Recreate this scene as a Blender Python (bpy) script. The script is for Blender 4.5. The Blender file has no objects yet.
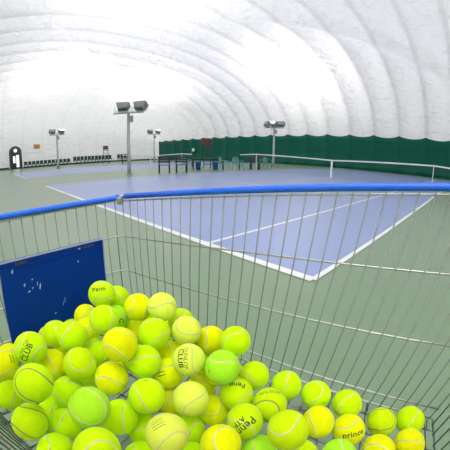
import bpy, bmesh, math, random
from mathutils import Vector, Matrix, Quaternion
random.seed(7)
sc = bpy.context.scene
COL = sc.collection
PI = math.pi

# ---------------------------------------------------------------- helpers
def tag(o, label=None, cat=None, group=None, kind=None):
    if label: o['label'] = label
    if cat: o['category'] = cat
    if group: o['group'] = group
    if kind: o['kind'] = kind
    return o

def empty(name, loc=(0, 0, 0), rz=0.0):
    o = bpy.data.objects.new(name, None); COL.objects.link(o)
    o.location = loc; o.rotation_euler = (0, 0, rz); o.empty_display_size = .1
    return o

def obj(name, bm, mats, parent=None, smooth=False, keep=False):
    me = bpy.data.meshes.new(name)
    if not keep: bmesh.ops.recalc_face_normals(bm, faces=bm.faces)
    bm.to_mesh(me); bm.free()
    for m in (mats if isinstance(mats, (list, tuple)) else [mats]): me.materials.append(m)
    if smooth:
        for p in me.polygons: p.use_smooth = True
    o = bpy.data.objects.new(name, me); COL.objects.link(o)
    if parent: o.parent = parent
    return o

def copy_tree(o, parent=None):
    c = o.copy(); COL.objects.link(c)
    if parent: c.parent = parent
    for ch in [k for k in bpy.data.objects if k.parent == o]:
        copy_tree(ch, c)
    return c

def box(bm, x0, x1, y0, y1, z0, z1, bev=0.0):
    r = bmesh.ops.create_cube(bm, size=1.0)
    vs = r['verts']
    for v in vs:
        v.co = Vector((x0 + (v.co.x + .5) * (x1 - x0), y0 + (v.co.y + .5) * (y1 - y0), z0 + (v.co.z + .5) * (z1 - z0)))
    if bev > 0:
        es = list({e for v in vs for e in v.link_edges})
        bmesh.ops.bevel(bm, geom=es, offset=bev, segments=2, affect='EDGES', profile=.5)

def tube(bm, pts, r, n=6, cap=True):
    pts = [Vector(p) for p in pts]
    rings = []
    up = None
    for i, p in enumerate(pts):
        if i == 0: d = pts[1] - pts[0]
        elif i == len(pts) - 1: d = pts[-1] - pts[-2]
        else: d = (pts[i + 1] - pts[i]).normalized() + (pts[i] - pts[i - 1]).normalized()
        d.normalize()
        if up is None:
            up = Vector((0, 0, 1)) if abs(d.z) < .9 else Vector((1, 0, 0))
        a = d.cross(up).normalized(); b = a.cross(d).normalized(); up = b
        rr = r[i] if isinstance(r, (list, tuple)) else r
        rings.append([bm.verts.new(p + a * rr * math.cos(2 * PI * k / n) + b * rr * math.sin(2 * PI * k / n)) for k in range(n)])
    for q, s in zip(rings, rings[1:]):
        for k in range(n):
            bm.faces.new((q[k], q[(k + 1) % n], s[(k + 1) % n], s[k]))
    if cap:
        bm.faces.new(list(reversed(rings[0]))); bm.faces.new(rings[-1])

def lathe(bm, prof, c=(0, 0, 0), n=24, axis='z'):
    rings = []
    for r, z in prof:
        ring = []
        for k in range(n):
            a = 2 * PI * k / n
            p = (r * math.cos(a), r * math.sin(a), z)
            if axis == 'x': p = (z, r * math.cos(a), r * math.sin(a))
            if axis == 'y': p = (r * math.cos(a), z, r * math.sin(a))
            ring.append(bm.verts.new(Vector(c) + Vector(p)))
        rings.append(ring)
    for q, s in zip(rings, rings[1:]):
        for k in range(n):
            bm.faces.new((q[k], q[(k + 1) % n], s[(k + 1) % n], s[k]))
    bm.faces.new(list(reversed(rings[0]))); bm.faces.new(rings[-1])

def quad(bm, a, b, c, d, mi=0):
    f = bm.faces.new([bm.verts.new(Vector(p)) for p in (a, b, c, d)]); f.material_index = mi
    return f

# ---------------------------------------------------------------- materials
def nodemat(name):
    m = bpy.data.materials.new(name); m.use_nodes = True
    nt = m.node_tree; b = nt.nodes['Principled BSDF']
    return m, nt, b

def simple(name, col, rough=.5, metal=0.0, var=.06, vscale=8.0, bump=0.0, bscale=60.0, spec=.5):
    m, nt, b = nodemat(name)
    N, L = nt.nodes, nt.links
    tc = N.new('ShaderNodeTexCoord')
    nz = N.new('ShaderNodeTexNoise'); nz.inputs['Scale'].default_value = vscale; nz.inputs['Detail'].default_value = 3
    L.new(tc.outputs['Object'], nz.inputs['Vector'])
    mx = N.new('ShaderNodeMix'); mx.data_type = 'RGBA'
    mx.inputs[6].default_value = (*[c * (1 - var) for c in col], 1); mx.inputs[7].default_value = (*[min(1, c * (1 + var)) for c in col], 1)
    L.new(nz.outputs['Fac'], mx.inputs[0]); L.new(mx.outputs[2], b.inputs['Base Color'])
    b.inputs['Roughness'].default_value = rough; b.inputs['Metallic'].default_value = metal
    b.inputs['Specular IOR Level'].default_value = spec
    if bump:
        n2 = N.new('ShaderNodeTexNoise'); n2.inputs['Scale'].default_value = bscale
        L.new(tc.outputs['Object'], n2.inputs['Vector'])
        bp = N.new('ShaderNodeBump'); bp.inputs['Strength'].default_value = bump; bp.inputs['Distance'].default_value = .002
        L.new(n2.outputs['Fac'], bp.inputs['Height']); L.new(bp.outputs['Normal'], b.inputs['Normal'])
    return m

def emit(name, col, s):
    m, nt, b = nodemat(name)
    b.inputs['Base Color'].default_value = (.8, .8, .8, 1)
    b.inputs['Emission Color'].default_value = (*col, 1); b.inputs['Emission Strength'].default_value = s
    return m

def felt(name, col):
    m, nt, b = nodemat(name); N, L = nt.nodes, nt.links
    tc = N.new('ShaderNodeTexCoord'); oi = N.new('ShaderNodeObjectInfo')
    nz = N.new('ShaderNodeTexNoise'); nz.inputs['Scale'].default_value = 55; nz.inputs['Detail'].default_value = 4
    add = N.new('ShaderNodeVectorMath'); add.operation = 'ADD'
    L.new(tc.outputs['Object'], add.inputs[0]); L.new(oi.outputs['Random'], add.inputs[1]); L.new(add.outputs[0], nz.inputs['Vector'])
    mx = N.new('ShaderNodeMix'); mx.data_type = 'RGBA'
    mx.inputs[6].default_value = (*[c * .86 for c in col], 1); mx.inputs[7].default_value = (*[min(1, c * 1.10) for c in col], 1)
    L.new(nz.outputs['Fac'], mx.inputs[0])
    hs = N.new('ShaderNodeHueSaturation')
    mr = N.new('ShaderNodeMapRange'); mr.inputs[3].default_value = .492; mr.inputs[4].default_value = .506
    L.new(oi.outputs['Random'], mr.inputs[0]); L.new(mr.outputs[0], hs.inputs['Hue'])
    mv = N.new('ShaderNodeMapRange'); mv.inputs[3].default_value = .9; mv.inputs[4].default_value = 1.05
    L.new(oi.outputs['Random'], mv.inputs[0]); L.new(mv.outputs[0], hs.inputs['Value'])
    L.new(mx.outputs[2], hs.inputs['Color']); L.new(hs.outputs[0], b.inputs['Base Color'])
    b.inputs['Roughness'].default_value = .85; b.inputs['Specular IOR Level'].default_value = .06
    b.inputs['Sheen Weight'].default_value = .06; b.inputs['Sheen Roughness'].default_value = .5
    b.inputs['Sheen Tint'].default_value = (1, 1, .6, 1)
    n2 = N.new('ShaderNodeTexNoise'); n2.inputs['Scale'].default_value = 420; n2.inputs['Detail'].default_value = 2
    L.new(tc.outputs['Object'], n2.inputs['Vector'])
    bp = N.new('ShaderNodeBump'); bp.inputs['Strength'].default_value = .5; bp.inputs['Distance'].default_value = .0012
    L.new(n2.outputs['Fac'], bp.inputs['Height']); L.new(bp.outputs['Normal'], b.inputs['Normal'])
    return m

def membrane(name, axis, pitch, shift, keep):
    m, nt, b = nodemat(name); N, L = nt.nodes, nt.links
    tc = N.new('ShaderNodeTexCoord')
    # long shallow tension folds, drag wrinkles and fine crinkles
    def fold(rot, scl, sc_, det, dist):
        mp = N.new('ShaderNodeMapping'); mp.inputs['Rotation'].default_value = rot; mp.inputs['Scale'].default_value = scl
        L.new(tc.outputs['Object'], mp.inputs['Vector'])
        n = N.new('ShaderNodeTexNoise'); n.inputs['Scale'].default_value = sc_; n.inputs['Detail'].default_value = det; n.inputs['Distortion'].default_value = dist
        L.new(mp.outputs[0], n.inputs['Vector']); return n
    n1 = fold((0, 0, 0), (.3, .35, 2.4), 1.1, 4, .5)
    n2 = fold((.2, .5, .3), (1, 1, 1), .8, 6, 1.0)
    n3 = fold((0, .7, .2), (.6, .8, 3.2), 1.3, 3, .8)
    prev = None
    for n, h in ((n1, .30), (n2, .42), (n3, .26)):
        bp = N.new('ShaderNodeBump'); bp.inputs['Strength'].default_value = .9; bp.inputs['Distance'].default_value = h
        L.new(n.outputs['Fac'], bp.inputs['Height'])
        if prev: L.new(prev.outputs['Normal'], bp.inputs['Normal'])
        prev = bp
    cr = N.new('ShaderNodeMix'); cr.data_type = 'RGBA'
    cr.inputs[6].default_value = (.885, .865, .88, 1); cr.inputs[7].default_value = (.945, .925, .94, 1)
    L.new(n2.outputs['Fac'], cr.inputs[0])
    # welded seams at the ribs, darkened to put rib shading into the colour
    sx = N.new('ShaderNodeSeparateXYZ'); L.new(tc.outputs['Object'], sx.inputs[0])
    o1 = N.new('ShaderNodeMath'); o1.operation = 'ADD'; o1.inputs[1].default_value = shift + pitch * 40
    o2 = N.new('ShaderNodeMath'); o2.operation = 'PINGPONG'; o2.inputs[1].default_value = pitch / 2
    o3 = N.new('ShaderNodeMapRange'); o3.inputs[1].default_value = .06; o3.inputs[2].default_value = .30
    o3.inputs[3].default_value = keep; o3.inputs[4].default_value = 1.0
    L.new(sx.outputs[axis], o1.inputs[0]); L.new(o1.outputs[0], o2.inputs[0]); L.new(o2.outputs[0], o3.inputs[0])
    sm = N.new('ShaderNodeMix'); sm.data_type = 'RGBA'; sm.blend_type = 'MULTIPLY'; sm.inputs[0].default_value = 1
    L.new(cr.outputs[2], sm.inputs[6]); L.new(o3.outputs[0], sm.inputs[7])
    L.new(sm.outputs[2], b.inputs['Base Color'])
    b.inputs['Roughness'].default_value = .18; b.inputs['Specular IOR Level'].default_value = .5
    L.new(bp.outputs['Normal'], b.inputs['Normal'])
    tr = N.new('ShaderNodeBsdfTranslucent'); tr.inputs['Color'].default_value = (.95, .94, .93, 1)
    L.new(bp.outputs['Normal'], tr.inputs['Normal']); L.new(sm.outputs[2], tr.inputs['Color'])
    ms = N.new('ShaderNodeMixShader'); ms.inputs[0].default_value = TRANSL
    L.new(b.outputs[0], ms.inputs[1]); L.new(tr.outputs[0], ms.inputs[2])
    L.new(ms.outputs[0], N['Material Output'].inputs['Surface'])
    return m

def curtain_mat():
    m, nt, b = nodemat('green_curtain_vinyl'); N, L = nt.nodes, nt.links
    tc = N.new('ShaderNodeTexCoord')
    mp = N.new('ShaderNodeMapping'); mp.inputs['Rotation'].default_value = (0, .6, 0); mp.inputs['Scale'].default_value = (.5, 1, 2.6)
    L.new(tc.outputs['Object'], mp.inputs['Vector'])
    n1 = N.new('ShaderNodeTexNoise'); n1.inputs['Scale'].default_value = 1.0; n1.inputs['Detail'].default_value = 4; n1.inputs['Distortion'].default_value = .5
    L.new(mp.outputs[0], n1.inputs['Vector'])
    bp = N.new('ShaderNodeBump'); bp.inputs['Strength'].default_value = .5; bp.inputs['Distance'].default_value = .2
    L.new(n1.outputs['Fac'], bp.inputs['Height']); L.new(bp.outputs['Normal'], b.inputs['Normal'])
    mx = N.new('ShaderNodeMix'); mx.data_type = 'RGBA'
    mx.inputs[6].default_value = (.0, .095, .058, 1); mx.inputs[7].default_value = (.0, .125, .08, 1)
    L.new(n1.outputs['Fac'], mx.inputs[0]); L.new(mx.outputs[2], b.inputs['Base Color'])
    b.inputs['Roughness'].default_value = .45; b.inputs['Specular IOR Level'].default_value = .18
    return m

def court(name, col, rough):
    m, nt, b = nodemat(name); N, L = nt.nodes, nt.links
    tc = N.new('ShaderNodeTexCoord')
    n1 = N.new('ShaderNodeTexNoise'); n1.inputs['Scale'].default_value = .35; n1.inputs['Detail'].default_value = 6
    n2 = N.new('ShaderNodeTexNoise'); n2.inputs['Scale'].default_value = 90; n2.inputs['Detail'].default_value = 2
    L.new(tc.outputs['Object'], n1.inputs['Vector']); L.new(tc.outputs['Object'], n2.inputs['Vector'])
    mu = N.new('ShaderNodeMath'); mu.operation = 'MULTIPLY_ADD'; mu.inputs[1].default_value = .35; 
    L.new(n2.outputs['Fac'], mu.inputs[0]); L.new(n1.outputs['Fac'], mu.inputs[2])
    mx = N.new('ShaderNodeMix'); mx.data_type = 'RGBA'
    mx.inputs[6].default_value = (*[c * .88 for c in col], 1); mx.inputs[7].default_value = (*[c * 1.1 for c in col], 1)
    L.new(mu.outputs[0], mx.inputs[0]); L.new(mx.outputs[2], b.inputs['Base Color'])
    b.inputs['Roughness'].default_value = rough; b.inputs['Specular IOR Level'].default_value = .5
    bp = N.new('ShaderNodeBump'); bp.inputs['Strength'].default_value = .06; bp.inputs['Distance'].default_value = .001
    L.new(n2.outputs['Fac'], bp.inputs['Height']); L.new(bp.outputs['Normal'], b.inputs['Normal'])
    return m

TRANSL = .45
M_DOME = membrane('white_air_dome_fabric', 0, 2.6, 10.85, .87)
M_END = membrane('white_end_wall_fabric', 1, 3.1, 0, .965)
M_CURT = curtain_mat()
M_GREEN = court('green_acrylic_court', (.175, .265, .160), .29)
M_BLUE = court('blue_acrylic_court', (.235, .31, .57), .29)
M_LINE = simple('white_line_paint', (.82, .83, .82), .5, var=.03)
M_WIRE = simple('zinc_plated_wire', (.19, .205, .17), .28, 1.0, var=.05, vscale=40)
M_RAIL = simple('zinc_rail_dome_sheen', (.5, .51, .48), .3, 1.0, var=.05, vscale=40)  # same stock as the wires; the dome's reflection is brightened into this colour
M_RIM = simple('blue_rim_plastic', (.02, .165, 1.0), .22, var=.05)
M_PANEL = simple('blue_panel_plastic', (.0, .04, .34), .4, var=.15, vscale=14, bump=.08, bscale=30, spec=.15)
M_EDGE = simple('panel_edge_sheen', (.42, .45, .62), .4)  # light caught by the panel's top face, put into the colour
M_SCUFF = simple('pale_scuff', (.55, .62, .85), .7, var=.2, vscale=200)
M_CLIP = simple('grey_clip', (.45, .47, .5), .35, .6)
M_STEEL = simple('grey_chassis_steel', (.35, .35, .36), .35, .9)
M_RUB = simple('grey_rubber', (.06, .06, .065), .7)
M_POLE = simple('grey_painted_pole', (.42, .43, .47), .4, .3)
M_HEAD = simple('floodlight_housing', (.30, .34, .33), .4, .3, var=.15)
M_GRILL = simple('floodlight_fin', (.33, .38, .36), .5, .3)
M_LENS = emit('lit_floodlight_glass', (1, .98, .94), 6.0)
M_DKGREEN = simple('dark_green_plastic', (.01, .055, .04), .4, var=.15)
M_TEAL = simple('green_chair_plastic', (.13, .36, .28), .35, var=.1)
M_DARK = simple('dark_bench_metal', (.015, .025, .025), .45)
M_SLAT = simple('weathered_bench_slat', (.07, .08, .075), .5, var=.25)
M_BROWN = simple('brown_seat_board', (.13, .045, .03), .5, var=.2)
M_BIN = simple('blue_bin_plastic', (.02, .13, .42), .35)
M_WHITE = simple('white_board', (.8, .82, .8), .5)
M_ORANGE = simple('orange_sign_board', (.72, .33, .06), .5)
M_SIGNMARK = simple('brown_sign_marking', (.25, .09, .03), .6)
M_NET = simple('black_net_cord', (.05, .055, .06), .7)
M_TAPE = simple('white_net_tape', (.85, .86, .85), .6, var=.03)
M_DOORG = simple('dark_green_door', (.012, .06, .04), .4)
M_GLASS = emit('daylit_door_glass', (.85, .93, 1), .75)
M_LAMP = emit('round_door_lamp', (1, 1, .97), 1.2)
M_PRINT = simple('black_ball_print', (.012, .03, .018), .8)
M_FAINT = simple('faded_ball_print', (.07, .16, .02), .8)
M_SEAM = simple('pale_rubber_seam', (.64, .63, .24), .7, var=.08, vscale=300)
M_SEAMD = simple('worn_rubber_seam', (.30, .32, .08), .7, var=.1, vscale=300)
FELT = {'L': felt('lime_felt', (.62, .95, .002)), 'Y': felt('yellow_felt', (.86, .92, .002)),
        'P': felt('pale_lime_felt', (.80, .95, .09)), 'G': felt('green_felt', (.44, .94, .025))}
# solved resting places of the balls (position, seam orientation), measured in metres
BALLS = [
 ((0.3949,-1.8513,0.6798), (0.5095,0.3998,0.0302,0.7614)),
 ((0.3644,-1.8001,0.6396), (0.2428,0.6539,0.6213,0.3570)),
 ((0.4691,-1.7903,0.6559), (-0.0096,-0.5161,0.1605,-0.8413)),
 ((0.5254,-1.7560,0.6694), (-0.3984,0.0817,-0.6094,-0.6806)),
 ((0.3110,-1.8803,0.5850), (0.1631,0.9162,-0.3658,0.0127)),
 ((0.4795,-1.8831,0.6599), (0.3095,-0.1361,0.9225,-0.1863)),
 ((0.4184,-1.8318,0.6152), (-0.6560,-0.7252,0.0534,-0.2023)),
 ((0.6002,-1.8998,0.6718), (0.5807,0.0800,0.2651,-0.7656)),
 ((0.5755,-1.8110,0.6466), (0.8693,-0.3796,0.1480,-0.2799)),
 ((0.4758,-1.9607,0.6441), (0.4550,0.8399,0.2948,-0.0246)),
 ((0.3964,-1.9844,0.6120), (-0.6351,0.2836,0.2937,-0.6557)),
 ((0.4905,-2.0541,0.6567), (0.4676,-0.0959,-0.8779,-0.0392)),
 ((0.4886,-2.1191,0.6397), (-0.1412,0.1019,0.7731,-0.6100)),
 ((0.4796,-2.0191,0.5924), (0.0331,-0.5083,-0.1075,0.8538)),
 ((0.5530,-1.9737,0.6258), (-0.3855,0.1871,-0.7393,0.5194)),
 ((0.6097,-2.0699,0.6662), (-0.8452,-0.4028,0.1410,0.3216)),
 ((0.4493,-2.1339,0.5287), (0.6024,0.0325,-0.6664,-0.4382)),
 ((0.5540,-2.0132,0.5703), (-0.2608,0.7981,0.5267,0.1330)),
 ((0.6078,-2.1029,0.5862), (0.2153,-0.7590,-0.5550,-0.2636)),
 ((0.6901,-2.0039,0.6463), (0.0530,-0.8019,-0.3316,-0.4942)),
 ((0.6020,-2.0476,0.5382), (-0.6918,0.3455,0.6097,0.1739)),
 ((0.6588,-2.0826,0.5461), (-0.2675,-0.8425,-0.4634,-0.0629)),
 ((0.7659,-2.0273,0.6402), (-0.2110,-0.8151,0.4957,-0.2129)),
 ((0.5948,-1.9286,0.5977), (-0.3987,0.6843,-0.6040,-0.0893)),
 ((0.6797,-1.8980,0.5999), (0.4237,0.2837,-0.1155,-0.8524)),
 ((0.6625,-1.9522,0.5621), (0.9733,-0.0849,-0.1841,-0.1077)),
 ((0.6123,-1.8600,0.6190), (-0.4538,0.1777,-0.6115,-0.6233)),
 ((0.6236,-1.8156,0.5698), (0.2503,0.0040,-0.7962,0.5509)),
 ((0.6626,-1.7868,0.6164), (-0.4421,-0.1608,0.5027,0.7253)),
 ((0.7282,-1.7568,0.6228), (0.7595,0.4798,-0.3729,0.2322)),
 ((0.5931,-1.7387,0.6313), (0.1755,0.0067,0.7780,0.6032)),
 ((0.5072,-1.6927,0.5956), (-0.1887,-0.1159,0.9053,-0.3624)),
 ((0.6069,-1.6785,0.5846), (0.7588,-0.1005,-0.4886,-0.4189)),
 ((0.6809,-1.6725,0.6169), (-0.7859,0.5432,-0.2911,0.0502)),
 ((0.5725,-1.7721,0.5658), (-0.3450,-0.0249,-0.3737,0.8606)),
 ((0.7259,-1.8349,0.5878), (0.2856,0.2688,-0.6492,0.6517)),
 ((0.6587,-1.7566,0.5104), (0.1700,0.6221,-0.6777,-0.3534)),
 ((0.7224,-1.7779,0.5083), (-0.6602,0.2531,0.7046,-0.0595)),
 ((0.7533,-1.7420,0.5560), (-0.3903,-0.1240,-0.2487,-0.8777)),
 ((0.7289,-1.6573,0.5353), (-0.1107,-0.8421,-0.3004,-0.4340)),
 ((0.7965,-1.6261,0.5274), (0.4572,-0.4239,0.2566,0.7386)),
 ((0.8159,-1.7127,0.5505), (-0.2783,-0.4856,0.8269,0.0542)),
 ((0.8108,-1.7797,0.5537), (-0.1813,0.6711,0.3987,-0.5981)),
 ((0.8992,-1.7787,0.6040), (0.5017,0.3018,0.6138,-0.5296)),
 ((0.8581,-1.5954,0.5118), (-0.0204,0.3987,0.1076,0.9105)),
 ((0.9018,-1.6572,0.5100), (-0.6299,-0.4997,-0.5919,-0.0563)),
 ((0.9251,-1.5690,0.5037), (-0.1278,-0.1869,-0.5883,-0.7763)),
 ((0.9600,-1.6261,0.4972), (0.3857,0.4542,0.4915,-0.6351)),
 ((1.0090,-1.5447,0.4742), (-0.2127,-0.7878,-0.0366,0.5769)),
 ((1.0661,-1.4975,0.4689), (-0.8757,0.4614,-0.1353,-0.0438)),
 ((1.0846,-1.5643,0.4691), (-0.2766,-0.7257,0.3648,0.5136)),
 ((1.0331,-1.6321,0.4880), (-0.4633,0.4875,-0.6828,0.2853)),
 ((0.9750,-1.6988,0.5023), (-0.2171,0.4311,-0.0215,-0.8755)),
 ((0.9171,-1.7317,0.4852), (0.0710,0.5425,-0.3783,-0.7466)),
 ((0.8571,-1.7871,0.5055), (-0.0406,-0.3135,0.6596,0.6819)),
 ((0.8268,-1.8550,0.5721), (0.1364,0.0430,0.8742,0.4640)),
 ((0.7782,-1.9221,0.6106), (-0.8362,0.2632,0.0085,0.4811)),
 ((0.7246,-1.8468,0.5020), (0.1725,0.9258,-0.3146,0.1189)),
 ((0.7812,-1.8828,0.4986), (0.0242,0.8742,0.4054,-0.2663)),
 ((0.6718,-1.9143,0.5074), (-0.5872,0.4931,0.6362,0.0860)),
 ((0.7260,-1.9548,0.5043), (-0.3895,-0.2732,0.3482,0.8077)),
 ((0.4776,-1.9143,0.5816), (0.3718,0.5066,0.6904,-0.3584)),
 ((0.4054,-1.9090,0.5982), (-0.6072,0.4561,-0.0235,0.6502)),
 ((0.4388,-1.7904,0.5663), (0.4022,0.6139,0.1476,-0.6630)),
 ((0.6502,-1.8251,0.5081), (0.2824,0.6760,-0.3552,0.5806)),
 ((0.5376,-2.0553,0.5204), (-0.4184,0.8628,0.0560,-0.2781)),
 ((0.5201,-1.9614,0.5265), (-0.8278,-0.2278,0.4848,-0.1666)),
]
FILL = [
 ((0.7846,-1.6865,0.4939), (0.3573,-0.6234,-0.2501,0.6490)),
 ((0.7847,-1.7540,0.4954), (0.5527,-0.6658,0.0590,-0.4977)),
 ((0.6710,-1.6679,0.5019), (0.5065,-0.7088,-0.1550,-0.4659)),
 ((0.5975,-1.7081,0.5082), (-0.3368,0.1316,-0.3513,-0.8636)),
 ((0.5485,-1.6340,0.5101), (0.5859,-0.3627,0.7166,0.1077)),
 ((0.6079,-1.8788,0.5113), (-0.5671,0.2015,0.4468,-0.6620)),
 ((0.5771,-1.8151,0.5121), (0.8014,-0.5244,-0.2868,-0.0219)),
 ((0.6147,-1.9498,0.5124), (0.4019,0.2234,-0.8134,0.3564)),
 ((0.4827,-1.6541,0.5154), (-0.2186,0.1162,0.8539,0.4578)),
 ((0.4620,-1.7347,0.5188), (-0.2753,-0.6952,0.2456,-0.6169)),
 ((0.4760,-1.8765,0.5209), (0.0101,0.6385,-0.7162,-0.2816)),
 ((0.4122,-1.6848,0.5213), (0.0840,-0.4604,0.2843,0.8368)),
 ((0.4556,-1.9416,0.5239), (-0.1585,0.5862,0.4028,-0.6849)),
 ((0.4767,-2.0233,0.5242), (0.1748,-0.0858,0.9567,0.2163)),
 ((0.3239,-1.7028,0.5282), (0.4121,-0.7714,0.3929,0.2842)),
 ((0.4093,-1.9974,0.5286), (0.3622,-0.3100,-0.5726,-0.6669)),
 ((0.2981,-1.7719,0.5317), (0.2588,-0.3114,-0.6863,-0.6042)),
 ((0.3406,-1.9573,0.5327), (-0.5695,0.0859,-0.6281,-0.5233)),
 ((0.3794,-2.1268,0.5337), (-0.6312,0.3518,-0.0241,-0.6908)),
 ((0.3508,-2.0396,0.5338), (0.2251,-0.5631,-0.2798,-0.7443)),
 ((0.2817,-1.9215,0.5362), (0.7658,0.0936,-0.6277,0.1038)),
 ((0.2820,-1.9914,0.5381), (0.0314,0.1279,-0.7807,0.6109)),
 ((0.3122,-2.1116,0.5383), (-0.5996,0.7335,-0.1223,-0.2957)),
 ((0.5354,-1.8406,0.5658), (0.4327,0.1323,0.0869,-0.8875)),
 ((0.6876,-1.7298,0.5697), (-0.0418,-0.8806,-0.4570,0.1177)),
]
PRINTS = [
 (28, 'CLUB', (0.1583,-0.7397,0.6541), (0.5450,-0.4870,-0.6826), 0.0109, 1),
 (28, 'DUNLOP', (0.4020,-0.5409,0.7388), (0.5636,-0.4897,-0.6652), 0.0076, 0),
 (11, 'CLUB', (0.9027,-0.3067,0.3017), (-0.0615,0.6021,0.7960), 0.0113, 1),
 (11, 'DUNLOP', (0.7364,-0.4868,0.4698), (-0.1066,0.6022,0.7912), 0.0077, 0),
 (0, 'Penn', (0.5699,-0.3585,0.7394), (0.4365,0.8944,0.0972), 0.0117, 1),
 (38, 'Penn', (0.1339,-0.1117,0.9847), (-0.7556,-0.6544,0.0285), 0.0108, 1),
 (42, 'Penn', (0.5807,-0.5880,0.5630), (-0.2045,-0.7747,-0.5983), 0.0141, 1),
 (42, 'ATP', (0.1945,-0.7064,0.6806), (-0.2560,-0.7064,-0.6600), 0.0090, 1),
 (47, 'prince', (0.5092,-0.6410,0.5744), (0.6941,0.7004,0.1663), 0.0121, 1),
 (41, 'WILSON', (-0.0981,-0.0209,0.9950), (0.7122,0.6968,0.0849), 0.0077, 0),
 (44, '#', (0.8422,-0.5119,0.1696), (0.4989,0.8590,0.1154), 0.0122, 0),
 (6, 'C', (0.9672,0.0264,0.2527), (0.2516,-0.2357,-0.9387), 0.0112, 1),
 (12, '##', (0.4914,0.6956,0.5241), (0.7225,0.0104,-0.6913), 0.0092, 1),
 (27, '##', (0.3843,-0.7210,0.5766), (0.5892,0.6724,0.4481), 0.0068, 1),
 (24, '#', (-0.1074,0.1172,0.9873), (0.2106,0.9732,-0.0927), 0.0079, 0),
 (29, '#', (-0.0286,-0.9719,0.2338), (-0.0411,0.2349,0.9712), 0.0080, 0),
 (19, '#', (-0.3998,-0.4175,0.8160), (-0.7366,0.6761,-0.0149), 0.0070, 0),
]
MARK = ((-0.0832,-0.3346,0.9387), (0.2585,0.9024,0.3446))
LABELS = [
 'lime tennis ball with faint dark print, topmost of the heap beside the blue panel',
 'lime tennis ball tucked behind the topmost ball, close to the wire corner',
 'deep yellow tennis ball high in the heap, between topmost ball and pale lemon ball',
 'pale lemon tennis ball with wavy seam, high in the heap against the long wire wall',
 'deep yellow tennis ball half hidden between blue panel and the two-seamed ball',
 'lime tennis ball with two curved seams, directly below the topmost ball',
 'greenish tennis ball showing a single dark letter, squeezed beside the two-seamed ball',
 'big mustard-yellow tennis ball with low curved seam, below the ball with one dark letter',
 'lime tennis ball with seam at its lower edge, directly below the pale lemon ball',
 'lime tennis ball with an upright curved seam, lying before the foot of the blue panel',
 'plain lime tennis ball touching the blue panel, half behind the upright-seamed ball',
 'lime tennis ball with slanting dark lettering at the lower outer corner of the blue panel',
 'yellow tennis ball cut off by the picture edge, below the blue panel corner',
 'orange-yellow tennis ball mostly hidden between the slant-lettered ball and its lime neighbour',
 'plain lime tennis ball in the second row, below the upright-seamed ball at the panel',
 'olive-lime tennis ball with a long dark seam loop, below the slant-lettered ball',
 'small lime tennis ball low against the near wires, under the dark-looped ball',
 'lime tennis ball with short seam, between the dark-looped ball and the pale-seamed green one',
 'smooth bright lime tennis ball with dark lower seam, beside the near wires',
 'large light green tennis ball with a wide whitish seam, low in the heap',
 'lime tennis ball with one slanting seam, under the large light green ball',
 'lime tennis ball with upright seam, cut by the bottom edge beside the near wires',
 'largest lime tennis ball with arched seam, at the bottom edge below the light green one',
 'plain deep yellow tennis ball in the middle of the heap, below the mustard-yellow ball',
 'bright lime tennis ball with small dark print on top, in the middle of the heap',
 'yellow-lime tennis ball with upright pale seam, just beside the large light green ball',
 'yellow-lime tennis ball with faint seam, below the ball under the pale lemon one',
 'yellow tennis ball with two short black lines of print, middle of the heap',
 'pale lime tennis ball with bold black lettering running downwards beside a pale seam',
 'fresh green tennis ball with a white seam across its top, near the long wire wall',
 'pale lime tennis ball with a curved white seam, above the bold-lettered ball',
 'lime tennis ball half hidden behind the white-seamed one, against the long wire wall',
 'deep yellow tennis ball with upright pale seam, against the long wire wall',
 'lime tennis ball with wavy seam ending the upper heap, by the long wire wall',
 'orange-yellow tennis ball mostly hidden beside the bold-lettered ball',
 'dusty pale green tennis ball with an S-shaped white seam, middle of the heap',
 'yellow tennis ball peeping out behind the dusty S-seamed ball',
 'plain yellow tennis ball just below and beside the dusty S-seamed ball',
 'lime tennis ball with dark upside-down print on its top, beside the fresh green ball',
 'lime tennis ball with curved seam, below the wavy-seamed ball by the long wire wall',
 'yellow-lime tennis ball with short upright seam, alone against the bottom wire rail',
 'lime tennis ball with faint lettering in an arc over a dark arched seam',
 'lime tennis ball with bold black upside-down lettering on a slant',
 'large yellow-lime tennis ball with a deep bowl-shaped seam, front of the low heap',
 'lime tennis ball with a tiny dark mark and looping seam, by the bottom wire rail',
 'plain yellow tennis ball right behind the large bowl-seamed ball',
 'lime tennis ball with a C-shaped seam, behind the ball lettered in lower case',
 'yellow tennis ball lettered in dark lower case below a smile-shaped seam',
 'lime tennis ball with a dark line seam low down, third from the rear wire corner',
 'lime tennis ball resting in the rear wire corner of the cart',
 'yellow tennis ball at the rear wires, in front of the corner ball',
 'yellow tennis ball with arched seam, cut by the bottom edge next to the rear wires',
 'vivid green tennis ball with upright seam, cut by the bottom edge',
 'lime tennis ball barely showing under the large bowl-seamed ball',
 'vivid lime-green tennis ball with upright seam, below the slant-lettered upside-down ball',
 'large yellow tennis ball with a C-shaped seam, at the bottom edge',
 'big pale tennis ball with faded rows of small print above a broad arched seam',
 'lime tennis ball half hidden beside the big pale ball with faded print',
 'lime tennis ball just showing below the big pale ball, at the bottom edge',
 'lime tennis ball in the gap between the big pale ball and the pale-seamed yellow-lime ball',
 'lime tennis ball peeking out at the bottom edge beside the largest lime ball',
 'shaded lime tennis ball behind the mustard-yellow ball, under the two-seamed ball',
 'golden tennis ball in the gap between the upright-seamed ball and the two-seamed ball',
 'golden tennis ball in the dark gap beneath the high deep yellow ball',
 'yellow tennis ball showing as a crescent behind the dusty S-seamed ball',
 'small lime tennis ball deep in the gap between the smooth lime ball and its neighbours',
 'lime tennis ball showing as a crescent above the large light green ball',
]
WORLD = 1.5
EXPO = 0.05
POW = (240, 190, 360, 360, 660)
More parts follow.
